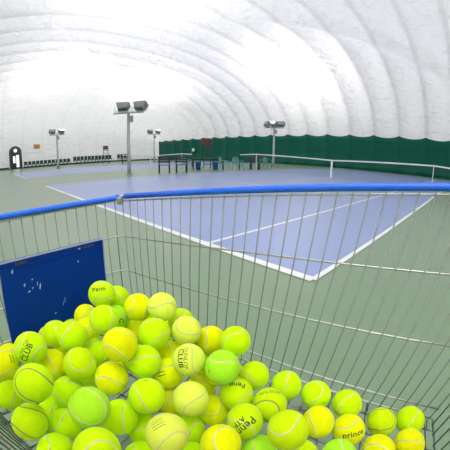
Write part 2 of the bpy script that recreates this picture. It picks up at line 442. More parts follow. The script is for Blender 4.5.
# ---------------------------------------------------------------- floor
YB, XE, XR, YN = 27.5, -48.0, 30.0, -9.5
bm = bmesh.new()
quad(bm, (-140, -80, 0), (120, -80, 0), (120, 120, 0), (-140, 120, 0), 0)
C2 = -17.8
def court_marks(x1):
    x0 = x1 - 10.97
    W = .055
    e = 0.0
    quad(bm, (x0 - e, 0, .003), (x1 + e, 0, .003), (x1 + e, 23.77, .003), (x0 - e, 23.77, .003), 1)
    lift = [.005]
    def ln(xa, xb, ya, yb):
        z = lift[0] = lift[0] + .0003
        quad(bm, (xa, ya, z), (xb, ya, z), (xb, yb, z), (xa, yb, z), 2)
    for x in (x0, x0 + 1.37, x1 - 1.37, x1): ln(x - W / 2, x + W / 2, 0, 23.77)
    ln(x0, x1, -.05, .05); ln(x0, x1, 23.72, 23.82)
    for y in (5.485, 18.285): ln(x0 + 1.37, x1 - 1.37, y - W / 2, y + W / 2)
    xm = (x0 + x1) / 2
    ln(xm - W / 2, xm + W / 2, 5.485, 18.285)
    ln(xm - W / 2, xm + W / 2, 0, .15); ln(xm - W / 2, xm + W / 2, 23.62, 23.77)
court_marks(0); court_marks(C2)
tag(obj('floor', bm, [M_GREEN, M_BLUE, M_LINE], keep=True), kind='structure')

# ---------------------------------------------------------------- air dome
YC, HW, HZ, Q = (YB + YN) / 2, (YB - YN) / 2, 7.6, 2.05
FOOT = 3.35
SP, X0 = 2.6, -10.85
def bulge(x): return abs(math.sin(PI * (x - X0) / SP)) ** .65
def closing(x):
    L, xs = 16.0, XE + 16.0
    if x >= xs: return 1.0
    k = (xs - x) / L
    return (1 - .42 * k) * max(0.0, 1 - k ** 4) ** .4
def prof(u):
    c, s = math.cos(u), math.sin(u)
    return math.copysign(abs(c) ** (2 / Q), c), max(0.0, s) ** (2 / Q)
xs = [(XE, k / 5) for k in range(5)]                   # (x, how far up the upright foot of the wall)
for k in range(60):                                   # the rounded end, sampled finer towards its foot
    xs.append((XE + 16.0 * (k / 60) ** 1.7, 1))
x = XE + 16.0
while x < XR: xs.append((x, 1)); x += SP / 10
xs.append((XR, 1))
NU = 120
us = [(0, k / 6) for k in range(6)] + [(PI * (j / NU), 1) for j in range(NU + 1)] + [(PI, k / 6) for k in range(5, -1, -1)]
def dome_pt(x, u):
    (x, fa), (u, fb) = x, u
    c, s = prof(u); e = closing(x)
    y, z = YC + HW * c, FOOT * min(fa, fb) + HZ * e * s
    # outward direction in the section
    nx, ny, nz = 0, c * abs(c) ** .3, s * abs(s) ** .3
    l = math.hypot(ny, nz) or 1
    # pillows are fullest on the side walls and flatten over the crown and towards the round end
    side = min(1, abs(c) ** 1.2 * 1.6)
    amp = (.30 + .75 * side) * min(1, max(0, (x - (XE + 3)) / 10)) * min(1, z / 2.5 + .1)
    b = bulge(x) * amp
    if -16 < x < 6 and c > .05:      # the diagonal restraint cable presses a crease into the pillows
        d = (y - (24.9 + .95 * x)) / 1.38
        b = b * (1 - .85 * math.exp(-(d / .8) ** 2)) - .12 * math.exp(-(d / .5) ** 2)
        if d < 0: b *= max(.35, 1 + d / 6)
    return Vector((x, y + b * ny / l, max(z + b * nz / l, 0)))
def end_amount(x, u):
    return x < XE + 10.5
for name, want in (('ceiling', False), ('wall_left', True)):
    bm = bmesh.new(); cache = {}
    def V(i, j):
        if (i, j) not in cache:
            p = dome_pt(xs[i], us[j])
            if i < 65:   # shallow vertical billows of the end wall
                e = min(1, p.z / 3) * max(0, 1 - i / 65)
                p.x -= .22 * e * abs(math.sin(PI * p.y / 3.1)) ** .8
            cache[(i, j)] = bm.verts.new(p)
        return cache[(i, j)]
    for i in range(len(xs) - 1):
        for j in range(len(us) - 1):
            xm = (xs[i][0] + xs[i + 1][0]) / 2
            if (xm < XE + 16.0) == want:
                try: bm.faces.new((V(i, j), V(i, j + 1), V(i + 1, j + 1), V(i + 1, j)))
                except ValueError: pass
    if not want:      # flat gable that closes the dome behind the camera
        i = len(xs) - 1
        bm.faces.new([V(i, j) for j in range(len(us))])
    tag(obj(name, bm, M_END if want else M_DOME, smooth=True, keep=True), kind='structure')

# green vinyl skirt along the long wall, scalloped where the pillows meet
bm = bmesh.new()
xx = [XE + .9 + k * SP / 16 for k in range(int((XR - XE - 1) / (SP / 16)))]
rows = []
for x in xx:
    b = bulge(x)
    calm = min(1, max(0, (x - (XE + 3)) / 10))
    ztop = 3.36 + .24 * (1 - b)
    col = []
    for k in range(9):
        z = ztop * k / 8
        y = YB - .14 + b * calm * (.30 * min(1, z / 1.2) + .02)
        col.append(bm.verts.new((x, y, z)))
    rows.append(col)
for a, b in zip(rows, rows[1:]):
    for k in range(8): bm.faces.new((a[k], b[k], b[k + 1], a[k + 1]))
o = obj('wall_back', bm, M_CURT, smooth=True, keep=True); tag(o, kind='structure')
sol = o.modifiers.new('thickness', 'SOLIDIFY'); sol.thickness = .03

bm = bmesh.new(); box(bm, XE + .30, XE + .42, YN, .78, 0, .32); box(bm, XE + .30, XE + .42, 2.93, YB - .3, 0, .22)
tag(obj('baseboard_left', bm, M_DOORG), kind='structure')

# arched door of the end wall
dr = empty('door_1', (XE + .62, 1.86, 0)); tag(dr, kind='structure')
bm = bmesh.new()
def arch(r, h, n=16): return [(-r, 0)] + [(-r * math.cos(PI * k / n), h + r * math.sin(PI * k / n)) for k in range(n + 1)] + [(r, 0)]
def slab(bm, outline, x0, x1):
    f = [bm.verts.new((x1, y, z)) for y, z in outline]; g = [bm.verts.new((x0, y, z)) for y, z in outline]
    bm.faces.new(f); bm.faces.new(list(reversed(g)))
    for k in range(len(f)): bm.faces.new((f[k], g[k], g[(k + 1) % len(f)], f[(k + 1) % len(f)]))
slab(bm, arch(.95, 2.45), -.6, .1)
obj('door_frame', bm, M_DOORG, dr)
bm = bmesh.new(); slab(bm, arch(.78, 2.3), .08, .13); obj('door_leaf', bm, M_DARK, dr)
bm = bmesh.new(); box(bm, .12, .16, .06, .50, .25, 2.05, .01); obj('pane', bm, M_GLASS, dr)
bm = bmesh.new(); box(bm, .12, .16, -.42, -.06, .9, 1.9, .01); obj('pane', bm, M_GLASS, dr)
bm = bmesh.new(); lathe(bm, [(.02, .24), (.2, .22), (.25, .16), (.25, .1)], (0, 0, 2.72), 20, 'x'); obj('lamp', bm, M_LAMP, dr)

# ---------------------------------------------------------------- signs
t = empty('wall_sign', (XE + .75, 5.2, 2.75)); tag(t, 'small orange board hanging on the white end wall near the arched door', 'sign')
bm = bmesh.new(); box(bm, -.03, .03, -.5, .5, 0, .72, .01); obj('board', bm, M_ORANGE, t)
bm = bmesh.new()
for k, w in enumerate((.32, .4, .25)): box(bm, .028, .036, -w, w, .5 - .17 * k, .58 - .17 * k)
obj('marking', bm, M_SIGNMARK, t)
t = empty('wall_sign', (-36.3, YB - .5, 1.45)); tag(t, 'small white notice on the green wall skirt', 'sign')
bm = bmesh.new(); box(bm, -.32, .32, -.02, .02, 0, .5, .01); obj('board', bm, M_WHITE, t)
t.location.y = 27.2

# ---------------------------------------------------------------- light poles
def floodlight(parent, x, y, z, tilt, yaw, power):
    """housing with fins, glass facing up"""
    m = Matrix.Translation((x, y, z)) @ Matrix.Rotation(yaw, 4, 'Z') @ Matrix.Rotation(tilt, 4, 'X')
    bm = bmesh.new()
    r = bmesh.ops.create_cube(bm, size=1)
    for v in r['verts']:
        k = 1.0 if v.co.z > 0 else .72
        v.co = Vector((v.co.x * .76 * k, v.co.y * .50 * k, v.co.z * .32))
    bmesh.ops.bevel(bm, geom=bm.edges[:], offset=.03, segments=2, affect='EDGES')
    bmesh.ops.transform(bm, matrix=m, verts=bm.verts)
    h = obj('floodlight_head', bm, M_HEAD, parent)
    bm = bmesh.new()
    for k in range(9): box(bm, -.26 + k * .063, -.245 + k * .063, -.2, .2, -.25, -.12)
    bmesh.ops.transform(bm, matrix=m, verts=bm.verts); obj('cooling_fin', bm, M_GRILL, h)
    bm = bmesh.new(); box(bm, -.33, .33, -.2, .2, .15, .17)
    bmesh.ops.transform(bm, matrix=m, verts=bm.verts); obj('lamp_glass', bm, M_LENS, h)
    bm = bmesh.new()
    tube(bm, [m @ Vector((-.44, 0, 0)), m @ Vector((-.44, 0, -.3)), m @ Vector((.44, 0, -.3)), m @ Vector((.44, 0, 0))], .018, 6)
    obj('bracket', bm, M_POLE, h)
    ld = bpy.data.lights.new('floodlight_beam', 'AREA'); ld.shape = 'RECTANGLE'; ld.size = .6; ld.size_y = .4
    ld.energy = power; ld.color = (1, .97, .92); ld.spread = math.radians(130)
    lo = bpy.data.objects.new('floodlight_beam', ld); COL.objects.link(lo); lo.parent = h
    lo.matrix_world = m @ Matrix.Translation((0, 0, .195)) @ Matrix.Rotation(PI, 4, 'X')
    lo.matrix_parent_inverse = Matrix.Identity(4)
    lo.matrix_local = m @ Matrix.Translation((0, 0, .195)) @ Matrix.Rotation(PI, 4, 'X')

def light_pole(x, y, h, rz, heads, label, power):
    t = empty('light_pole', (x, y, 0), rz); tag(t, label, 'light pole', 'floodlight poles between the courts')
    bm = bmesh.new(); lathe(bm, [(.11, .012), (.10, .5), (.075, h)], n=14); obj('pole', bm, M_POLE, t, True)
    bm = bmesh.new(); box(bm, -.2, .2, -.2, .2, 0.007, .03, .005); obj('base_plate', bm, M_POLE, t)
    bm = bmesh.new(); box(bm, -.85, .85, -.04, .04, h - .04, h + .04, .01); obj('crossbar', bm, M_POLE, t)
    bm = bmesh.new()
    box(bm, .08, .26, -.07, .07, h - .52, h - .16, .02); obj('ballast_box', bm, M_HEAD, t)
    for (hx, hy, tl, yw) in heads: floodlight(t, hx, hy, h + .34, tl, yw, power)
    return t
cy = -math.radians(45)
light_pole(-13.55, 4.95, 3.3, math.radians(45), [(-.30, 0, .42, math.radians(-170)), (.68, 0, .42, math.radians(-190))], 'tall grey pole with two floodlights standing nearest, beside the near blue court', POW[0])
light_pole(-14.6, 19.2, 3.45, math.radians(30), [(-.6, 0, .55, math.radians(125)), (.0, .15, .5, math.radians(150)), (.6, 0, .55, math.radians(175))], 'grey pole with a cluster of floodlights in front of the green wall skirt', POW[1])
light_pole(-31.4, 5.0, 3.55, math.radians(60), [(-.5, 0, .75, math.radians(-150)), (.5, 0, -.3, math.radians(-120))], 'thin grey floodlight pole before the white end wall, closest to the arched door', POW[2])
light_pole(-31.6, 17.2, 3.6, math.radians(55), [(-.5, 0, .75, math.radians(-150)), (.5, 0, -.3, math.radians(-120))], 'distant grey floodlight pole beside the corner where the green skirt begins', POW[3])

light_pole(3.4, -4.6, 3.45, math.radians(40), [(-.55, 0, .3, .1), (.0, .2, -.1, 0), (.55, 0, -.3, -.1)], 'grey floodlight pole added unseen behind the ball cart to brighten the balls', POW[4])  # unseen pole, added to light the balls and the roof overhead
# ---------------------------------------------------------------- nets
def tennis_net(x1, label):
    xm = x1 - 5.485; y = 11.885
    t = empty('tennis_net', (xm, y, 0)); tag(t, label, 'tennis net', 'nets across the blue courts')
    hw = 6.40
    def top(x):
        a = abs(x)
        if a > 5.03: return 1.07 - .05 * (a - 5.03) / 1.4
        return .914 + .156 * (a / 5.03) ** 1.0
    bm = bmesh.new()
    n = 142
    for k in range(n + 1):
        x = -hw + 2 * hw * k / n
        tube(bm, [(x, 0, .03), (x, 0, top(x))], .0022, 3, False)
    for j in range(11):
        f = j / 10.5
        tube(bm, [(x, 0, .03 + (top(x) - .03) * f) for x in (-hw, -5.03, -2.5, 0, 2.5, 5.03, hw)], .0022, 3, False)
    obj('net_mesh', bm, M_NET, t)
    bm = bmesh.new()
    pts = [-hw, -5.03, -2.5, 0, 2.5, 5.03, hw]
    for a, b in zip(pts, pts[1:]):
        vs = []
        for x in (a, b):
            vs.append([bm.verts.new((x, yy, top(x) - dz)) for yy, dz in ((-.012, .065), (-.012, 0), (.012, 0), (.012, .065))])
        for k in range(4): bm.faces.new((vs[0][k], vs[0][(k + 1) % 4], vs[1][(k + 1) % 4], vs[1][k]))
    obj('headband', bm, M_TAPE, t)
    bm = bmesh.new(); box(bm, -.045, .045, -.02, .02, .008, .914); obj('center_strap', bm, M_TAPE, t)
    for s in (-1, 1):
        bm = bmesh.new(); lathe(bm, [(.045, .005), (.045, 1.1), (.03, 1.12)], (s * (hw + .04), 0, 0), 12); obj('net_post', bm, M_DKGREEN, t)
        bm = bmesh.new(); box(bm, s * 5.03 - .014, s * 5.03 + .014, -.014, .014, .008, 1.08); obj('singles_stick', bm, M_TAPE, t)
    return t
tennis_net(0, 'white taped tennis net across the nearest blue court')
tennis_net(C2, 'far tennis net on the second blue court before the end wall')

# ---------------------------------------------------------------- furniture between the courts
def plastic_chair(mat):
    t = empty('plastic_chair')
    bm = bmesh.new(); box(bm, -.23, .23, -.22, .22, .40, .43, .012); obj('seat', bm, mat, t)
    bm = bmesh.new()      # rounded back with slots
    n = 10
    tube(bm, [(.25 * math.cos(PI * k / n), .22 + .06 * math.sin(PI * k / n), .42 + .42 * math.sin(PI * k / n) ** .6) for k in range(n + 1)], .022, 6)
    for k in range(5):
        x = -.16 + .08 * k
        tube(bm, [(x, .21, .42), (x, .28, .42 + .42 * math.sqrt(max(.05, 1 - (x / .26) ** 2)))], .024, 6)
    obj('backrest', bm, mat, t)
    for sx in (-1, 1):
        for sy in (-1, 1):
            bm = bmesh.new(); tube(bm, [(sx * .21, sy * .19, .41), (sx * .25, sy * .24, .006)], [.024, .018], 6); obj('leg', bm, mat, t)
        bm = bmesh.new(); tube(bm, [(sx * .24, -.2, .42), (sx * .27, -.2, .62), (sx * .27, .2, .64), (sx * .25, .24, .6)], .02, 6); obj('armrest', bm, mat, t)
    return t
def place(o, x, y, rz, label, cat, group=None, z=0):
    o.location = (x, y, z); o.rotation_euler = (0, 0, rz); tag(o, label, cat, group); return o
ch = plastic_chair(M_TEAL)
spots = [(-11.35, 9.95, 'green plastic armchair beside the table, the nearer of the two with pale backs'),
         (-11.0, 10.75, 'green plastic armchair with pale back between the first armchair and the net end'),
         (-12.1, 14.2, 'green plastic armchair just past the slatted bench at the net end'),
         (-12.2, 15.2, 'green plastic armchair standing farthest along, past the net and the slatted bench'),
         (-14.3, 9.45, 'dark green chair standing between the two benches and the blue bins')]
G = 'green plastic armchairs beside the nearest court'
for k, (x, y, lab) in enumerate(spots):
    c = ch if k == 0 else copy_tree(ch)
    place(c, x, y, math.radians([115, 80, 100, 85, 95][k]), lab, 'chair', G, .003)

def bench(slat):
    t = empty('park_bench')
    bm = bmesh.new()
    for k in range(3): box(bm, -.36, .36, -.2 + .14 * k, -.08 + .14 * k, .42, .45, .006)
    obj('seat', bm, slat, t)
    bm = bmesh.new()
    for k in range(3): box(bm, -.36, .36, .235 + .02 * k, .255 + .02 * k, .55 + .12 * k, .64 + .12 * k, .006)
    obj('backrest', bm, slat, t)
    for s in (-1, 1):
        bm = bmesh.new()
        box(bm, s * .27 - .04, s * .27 + .04, -.24, -.16, .006, .42, .01)
        box(bm, s * .27 - .04, s * .27 + .04, .16, .24, .006, .42, .01)
        box(bm, s * .27 - .04, s * .27 + .04, -.24, .24, .37, .42, .01)
        box(bm, s * .27 - .03, s * .27 + .03, .21, .25, .4, .9, .01)
        obj('leg_frame', bm, M_DARK, t)
    return t
b0 = bench(M_SLAT)
for k, (x, y, rz, lab) in enumerate([(-12.35, 6.45, 57, 'slatted bench with dark legs nearest the tall floodlight pole'),
                                     (-11.95, 7.3, 57, 'slatted bench with dark legs between the pole bench and the blue bins'),
                                     (-11.6, 13.05, 50, 'slatted bench in front of the net end, among green armchairs')]):
    o = b0 if k == 0 else copy_tree(b0)
    place(o, x, y, math.radians(rz), lab, 'bench', 'slatted benches between the courts', .003)

# folding table with bins under it
t = empty('side_table', (-13.3, 10.4, .003), math.radians(52)); tag(t, 'long dark table standing over two blue bins by the net end', 'table')
bm = bmesh.new(); box(bm, -1.05, 1.05, -.35, .35, .70, .74, .01); obj('tabletop', bm, M_DKGREEN, t)
for sx in (-1, 1):
    for sy in (-1, 1):
        bm = bmesh.new(); box(bm, sx * .95 - .035, sx * .95 + .035, sy * .28 - .035, sy * .28 + .035, .004, .70, .005); obj('leg', bm, M_DARK, t)
def bin_(x, y, label):
    t = empty('waste_bin', (x, y, .003)); tag(t, label, 'bin', 'blue bins under the table')
    bm = bmesh.new(); lathe(bm, [(.15, .004), (.2, .48), (.205, .5), (.17, .5), (.13, .06)], n=18); obj('bucket', bm, M_BIN, t, True)
    bm = bmesh.new(); lathe(bm, [(.215, .47), (.222, .485), (.215, .5), (.206, .485)], n=18); obj('rim', bm, M_BIN, t, True)
bin_(-13.75, 9.93, 'blue bin under the table end nearer the benches')
bin_(-13.0, 10.75, 'blue bin under the table end nearer the pale-backed armchairs')

def umpire_chair(x, y, rz, h, label):
    t = empty('umpire_chair', (x, y, .003), rz); tag(t, label, 'umpire chair', 'umpire chairs at the net ends')
    for sx in (-1, 1):
        for sy in (-1, 1):
            bm = bmesh.new(); tube(bm, [(sx * .42, sy * .42, .02), (sx * .28, sy * .24, h)], .03, 6); obj('leg', bm, M_DKGREEN, t)
    bm = bmesh.new()
    for k in range(1, 5):
        f = k / 5; xw = .42 - .14 * f; yw = .42 - .18 * f
        box(bm, -xw, xw, -yw - .05, -yw + .05, h * f - .02, h * f + .02)
    obj('step', bm, M_DKGREEN, t)
    bm = bmesh.new(); box(bm, -.34, .34, -.3, .28, h, h + .05, .01); obj('seat', bm, M_BROWN, t)
    bm = bmesh.new(); box(bm, -.34, .34, .25, .30, h + .12, h + .62, .01); obj('backrest', bm, M_BROWN, t)
    for s in (-1, 1):
        bm = bmesh.new(); tube(bm, [(s * .33, .27, h), (s * .33, .27, h + .26), (s * .33, -.28, h + .26), (s * .33, -.28, h)], .022, 6)
        obj('armrest', bm, M_DKGREEN, t)
umpire_chair(-14.5, 11.35, math.radians(70), 1.5, 'tall umpire chair with brown seat in front of the green skirt')
umpire_chair(-35.8, 12.3, math.radians(70), 1.75, 'distant tall umpire chair with brown seat before the white end wall')

# the row of dark chairs along the end wall: too far away to show parts
bm = bmesh.new()
box(bm, -.25, .25, -.24, .24, .40, .45); box(bm, -.25, .25, .2, .26, .45, .92)
for sx in (-1, 1):
    for sy in (-1, 1): box(bm, sx * .22 - .025, sx * .22 + .025, sy * .21 - .025, sy * .21 + .025, .003, .4)
    box(bm, sx * .26 - .02, sx * .26 + .02, -.24, .24, .62, .66)
row = obj('stacking_chair', bm, M_DKGREEN)
ys = [3.3 + .62 * k for k in range(12)] + [11.2 + .62 * k for k in range(11)] + [19.0 + .62 * k for k in range(4)]
for k, y in enumerate(ys):
    c = row if k == 0 else row.copy()
    if k: COL.objects.link(c)
    c.location = (XE + 1.25 + random.uniform(-.06, .06), y, 0.002); c.rotation_euler = (0, 0, PI / 2 + random.uniform(-.02, .02))
    seg = 0 if k < 12 else 1 if k < 23 else 2
    c.scale = (1.0, 1.0, [1.05, 1.3, 1.35][seg])
    tag(c, ['dark green chair in the straight row between the arched door and the thin light pole',
            'dark green chair in the long row behind the distant umpire chair',
            'dark green chair in the short row by the far court net'][seg], 'chair',
        ['chairs by the arched door', 'chairs behind the distant umpire chair', 'chairs by the far net'][seg])

# ---------------------------------------------------------------- the ball cart
CX, CYY, YAW = 1.0409, -2.0609, -.7960
fw = Vector((math.sin(YAW), math.cos(YAW), 0)); rt = Vector((math.cos(YAW), -math.sin(YAW), 0))
A0 = .4986
tt = rt * math.cos(A0) - fw * math.sin(A0); nn = rt * math.sin(A0) + fw * math.cos(A0)
cart = empty('ball_cart', (CX, CYY, 0), math.atan2(tt.y, tt.x))
tag(cart, 'wire shopping cart with blue rim, full of tennis balls', 'cart')
# local axes of the cart: x along the long wall (t), y across (n)
def rimz(t): return .886 + .1064 * (t + .676)
def floorz(t): return .446 - .077 * t
NF = .5966 - .006         # far wall
def nearn(z): return .070 - .25 * (z - .485)
TR = .382
def rear_t(z): return .264 + (TR - .264) * (z - .44) / (rimz(TR) - .44)
def front_t(n): return -.819 + .186 * n
FRZ = .878
WR, RR = .0016, .0024

def wallgrid(name, verts_lines, rails):
    bm = bmesh.new()
    for p in verts_lines: tube(bm, p, WR, 6)
    o = obj(name, bm, M_WIRE, cart, True)
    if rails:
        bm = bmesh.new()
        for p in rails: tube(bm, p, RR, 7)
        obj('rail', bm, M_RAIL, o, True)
    return o

# far long wall
vl = []
k = -1
t0 = -.6763
for i in range(0, 34):
    t = t0 + .032 * i
    if t > TR: break
    zb = floorz(t)
    zt = rimz(t) - .010
    tb = t + (-.135 - .23 * t) * (zt - zb)
    vl.append([(t, NF, zt), (tb, NF, zb), (tb, NF - .02, zb - .004)])
w1 = lambda t: .772 + .0535 * (t + .46) if t < -.25 else .784 + .05 * (t + .25)
cor = [(-.716, .553), (-.700, .578), (-.676, NF + .003)]
def far_rail(zf, fz, tend, fn=0.0):
    pts = [(front_t(.0) + fn, .0, fz), (front_t(.3) + fn, .3, fz), (cor[0][0] + fn, cor[0][1], (fz + zf(-.69)) / 2), (cor[1][0] + fn, cor[1][1] - fn * .5, zf(-.69)), (-.672 + fn, NF + .003, zf(-.676))]
    pts += [(t, NF + .003, zf(t)) for t in (-.5, -.25, 0, .15)]
    z = zf(.25); pts.append((rear_t(z), NF + .003, zf(rear_t(z))))
    return pts
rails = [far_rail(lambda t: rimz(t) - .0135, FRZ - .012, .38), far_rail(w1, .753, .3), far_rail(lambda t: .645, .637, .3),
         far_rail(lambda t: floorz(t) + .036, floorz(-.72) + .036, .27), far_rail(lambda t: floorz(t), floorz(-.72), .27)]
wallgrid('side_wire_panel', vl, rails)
# front wall
vl = []
n = .553
while n > -.03:
    t = front_t(n); zb = floorz(t)
    n2 = max(n, nearn(zb) + .004)
    vl.append([(t, n, FRZ - .01), (front_t(n2) + .004, n2, zb), (t + .02, n2, zb - .004)])
    n -= .032 * .983
for (t, n) in ((-.702, .581), ): vl.append([(t, n, FRZ - .008), (t, n, floorz(t))])
wallgrid('front_wire_panel', vl, [[(front_t(-.025), -.025, FRZ - .012), (front_t(.05), .05, FRZ - .012)]])
# near long wall
vl = []
for i in range(0, 40):
    t = -.81 + .032 * i
    if t > TR: break
    zt, zb = rimz(max(t, -.69)) - .01, floorz(t)
    tb = t + (-.135 - .23 * t) * (zt - zb)
    tb = max(tb, -.79)
    vl.append([(t, nearn(zt), zt), (tb, nearn(zb), zb), (tb, nearn(zb) + .02, zb - .004)])
rails = []
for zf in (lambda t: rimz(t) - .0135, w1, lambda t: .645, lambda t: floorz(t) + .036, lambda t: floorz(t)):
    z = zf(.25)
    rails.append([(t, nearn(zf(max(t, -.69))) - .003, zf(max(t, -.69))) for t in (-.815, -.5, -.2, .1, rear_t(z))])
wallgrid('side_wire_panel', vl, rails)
# rear wall
vl = []
n = NF - .02
while n > -.05:
    zt, zb = rimz(TR) - .01, floorz(.264)
    n2 = max(n, nearn(zb) + .004)
    vl.append([(TR, n, zt), (rear_t(zb), n2, zb)])
    n -= .032
rails = []
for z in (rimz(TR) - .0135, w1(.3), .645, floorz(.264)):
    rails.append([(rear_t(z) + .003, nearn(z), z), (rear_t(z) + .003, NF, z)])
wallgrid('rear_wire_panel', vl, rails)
# bottom grid
vl = []
for i in range(34):
    t = -.78 + .031 * i
    if t > .258: break
    na, nb = nearn(.5), NF
    if t < -.7: nb = max(na + .02, (t + .815) / .186 - .02)
    vl.append([(t, na, floorz(t) - .004), (t, nb, floorz(t) - .004)])
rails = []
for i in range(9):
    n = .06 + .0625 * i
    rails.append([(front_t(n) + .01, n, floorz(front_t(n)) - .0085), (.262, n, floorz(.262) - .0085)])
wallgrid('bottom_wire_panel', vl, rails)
# blue plastic rim, in lengths that meet at the corner clips
def rimpart(pts):
    bm = bmesh.new(); tube(bm, pts, .0082, 14); obj('rim_tube', bm, M_RIM, cart, True)
rimpart([(-.668, NF + .004, rimz(-.668)), (-.3, NF + .006, rimz(-.3)), (0, NF + .006, rimz(0)), (.36, NF + .004, rimz(.36)), (TR, NF - .02, rimz(TR))])
rimpart([(-.690, .5915, .884), (-.703, .578, FRZ + .002), (-.716, .553, FRZ), (front_t(.3), .3, FRZ - .001), (front_t(-.01), -.01, FRZ), (-.81, nearn(FRZ), FRZ)])
rimpart([(-.79, nearn(.88), FRZ), (-.4, nearn(rimz(-.4)), rimz(-.4)), (0, nearn(rimz(0)) , rimz(0)), (.36, nearn(rimz(.36)), rimz(.36)), (TR, nearn(.99) + .03, rimz(TR))])
rimpart([(TR, NF - .035, rimz(TR)), (TR + .004, .3, rimz(TR)), (TR, nearn(.99) + .045, rimz(TR))])
bm = bmesh.new(); tube(bm, [(-.694, .589, .8832), (-.682, NF + .001, .8845), (-.664, NF + .004, rimz(-.664))], .0068, 10)
box(bm, -.690, -.672, NF - .014, NF + .002, .862, .884, .003)
obj('corner_clip', bm, M_CLIP, cart, True)

# blue panel clipped inside the front wall
d = Vector((.186, 1, 0)).normalized(); nrm = Vector((1, -.186, 0)).normalized()
def PP(n, z, off): p = Vector((front_t(n), n, z)) + nrm * off; return p
def panelslab(bm, q, o0, o1, bev):
    f = [bm.verts.new(PP(n, z, o1)) for n, z in q]; g = [bm.verts.new(PP(n, z, o0)) for n, z in q]
    bm.faces.new(f); bm.faces.new(list(reversed(g)))
    for k in range(len(f)): bm.faces.new((f[k], g[k], g[(k + 1) % len(f)], f[(k + 1) % len(f)]))
    if bev: bmesh.ops.bevel(bm, geom=bm.edges[:], offset=bev, segments=2, affect='EDGES')
bm = bmesh.new()
panelslab(bm, [(.199, .515), (.222, .765), (.528, .766), (.520, .515)], .006, .016, .0015)
pan = obj('blue_panel', bm, M_PANEL, cart); pan['label'] = 'scuffed glossy blue plastic panel'
bm = bmesh.new()
panelslab(bm, [(.222, .7615), (.2225, .7655), (.5275, .7665), (.5275, .7625)], .0155, .0185, 0)
panelslab(bm, [(.518, .53), (.5265, .765), (.5295, .765), (.521, .53)], .0155, .0180, 0)
obj('edge_highlight', bm, M_EDGE, pan)
bm = bmesh.new()
panelslab(bm, [(.222, .742), (.2225, .745), (.526, .746), (.526, .743)], .0155, .0175, 0)
obj('ridge', bm, M_PANEL, pan)
for n in (.262, .462):
    bm = bmesh.new(); panelslab(bm, [(n, .7495), (n, .755), (n + .034, .7555), (n + .034, .750)], .0155, .0167, 0)
    obj('slot', bm, M_RUB, pan)
rs = random.Random(5)
for (n, z, w, h) in ((.285, .668, .004, .003), (.318, .674, .0025, .011), (.312, .684, .0015, .006), (.297, .676, .003, .003), (.276, .690, .003, .006), (.381, .612, .0012, .010), (.374, .602, .001, .007), (.345, .58, .003, .003), (.44, .715, .003, .003), (.30, .70, .0025, .003), (.45, .752, .006, .002), (.48, .751, .004, .002), (.252, .735, .003, .006)):
    q = []
    for k in range(7):
        a = 2 * PI * k / 7
        q.append((n + w * math.cos(a) * rs.uniform(.5, 1.1) + h * .25 * math.sin(a), z + h * math.sin(a) * rs.uniform(.6, 1.1)))
    bm = bmesh.new(); bm.faces.new([bm.verts.new(PP(a, b, .0164)) for a, b in reversed(q)])
    obj('scuff', bm, M_SCUFF, pan)

# chassis, push handle and castors under the basket
bm = bmesh.new()
for s, n in ((0, .12), (1, .52)):
    tube(bm, [(.20, n, .425), (.23, n, .30), (.20, n, .14), (-.6, n + (.05 - .1 * s), .16)], .011, 10)
    tube(bm, [(-.6, n + (.05 - .1 * s), .16), (-.35, n, .30), (-.05, n, .43)], .011, 10)
tube(bm, [(.20, .10, .14), (.20, .52, .14)], .011, 10); tube(bm, [(-.6, .15, .16), (-.6, .47, .16)], .011, 10)
obj('chassis', bm, M_STEEL, cart, True)
for (t, n) in ((.20, .10), (.20, .52), (-.6, .15), (-.6, .47)):
    bm = bmesh.new()
    for s in (-1, 1): tube(bm, [(t, n + s * .022, .055), (t + .025, n + s * .022, .13)], .006, 6)
    tube(bm, [(t + .025, n - .025, .13), (t + .025, n + .025, .13)], .010, 8)
    c = obj('caster', bm, M_STEEL, cart)
    bm = bmesh.new(); lathe(bm, [(.02, -.016), (.05, -.014), (.055, 0), (.05, .014), (.02, .016)], (t, n, .062), 24, 'y'); obj('wheel', bm, M_RUB, c, True)

# ---------------------------------------------------------------- tennis balls
R = .0335
bm = bmesh.new(); bmesh.ops.create_icosphere(bm, subdivisions=4, radius=R)
BALL = {}
base_me = bpy.data.meshes.new('tennis_ball'); bm.to_mesh(base_me); bm.free()
for p in base_me.polygons: p.use_smooth = True
for k, m in FELT.items():
    me = base_me.copy(); me.materials.append(m); BALL[k] = me
# baseball-curve seam as a thin raised ribbon
def seam_mesh(mat):
    bm = bmesh.new(); rows = []
    n = 110
    def cv(s):
        return Vector((.75 * math.cos(s) + .25 * math.cos(3 * s), .75 * math.sin(s) - .25 * math.sin(3 * s), 2 * math.sqrt(.1875) * math.sin(2 * s))).normalized()
    for k in range(n):
        s = 2 * PI * k / n
        c = cv(s); d = (cv(s + .01) - cv(s - .01)).normalized(); w = c.cross(d).normalized()
        rows.append([bm.verts.new((c + w * u).normalized() * R * q) for u, q in ((-.052, .995), (-.036, 1.006), (0, 1.008), (.036, 1.006), (.052, .995))])
    for k in range(n):
        a, b = rows[k], rows[(k + 1) % n]
        for j in range(4): bm.faces.new((a[j], b[j], b[j + 1], a[j + 1]))
    bmesh.ops.recalc_face_normals(bm, faces=bm.faces)
    me = bpy.data.meshes.new('seam'); bm.to_mesh(me); bm.free(); me.materials.append(mat)
    for p in me.polygons: p.use_smooth = True
    return me
SEAM, SEAMD = seam_mesh(M_SEAM), seam_mesh(M_SEAMD)
proto_ball = None
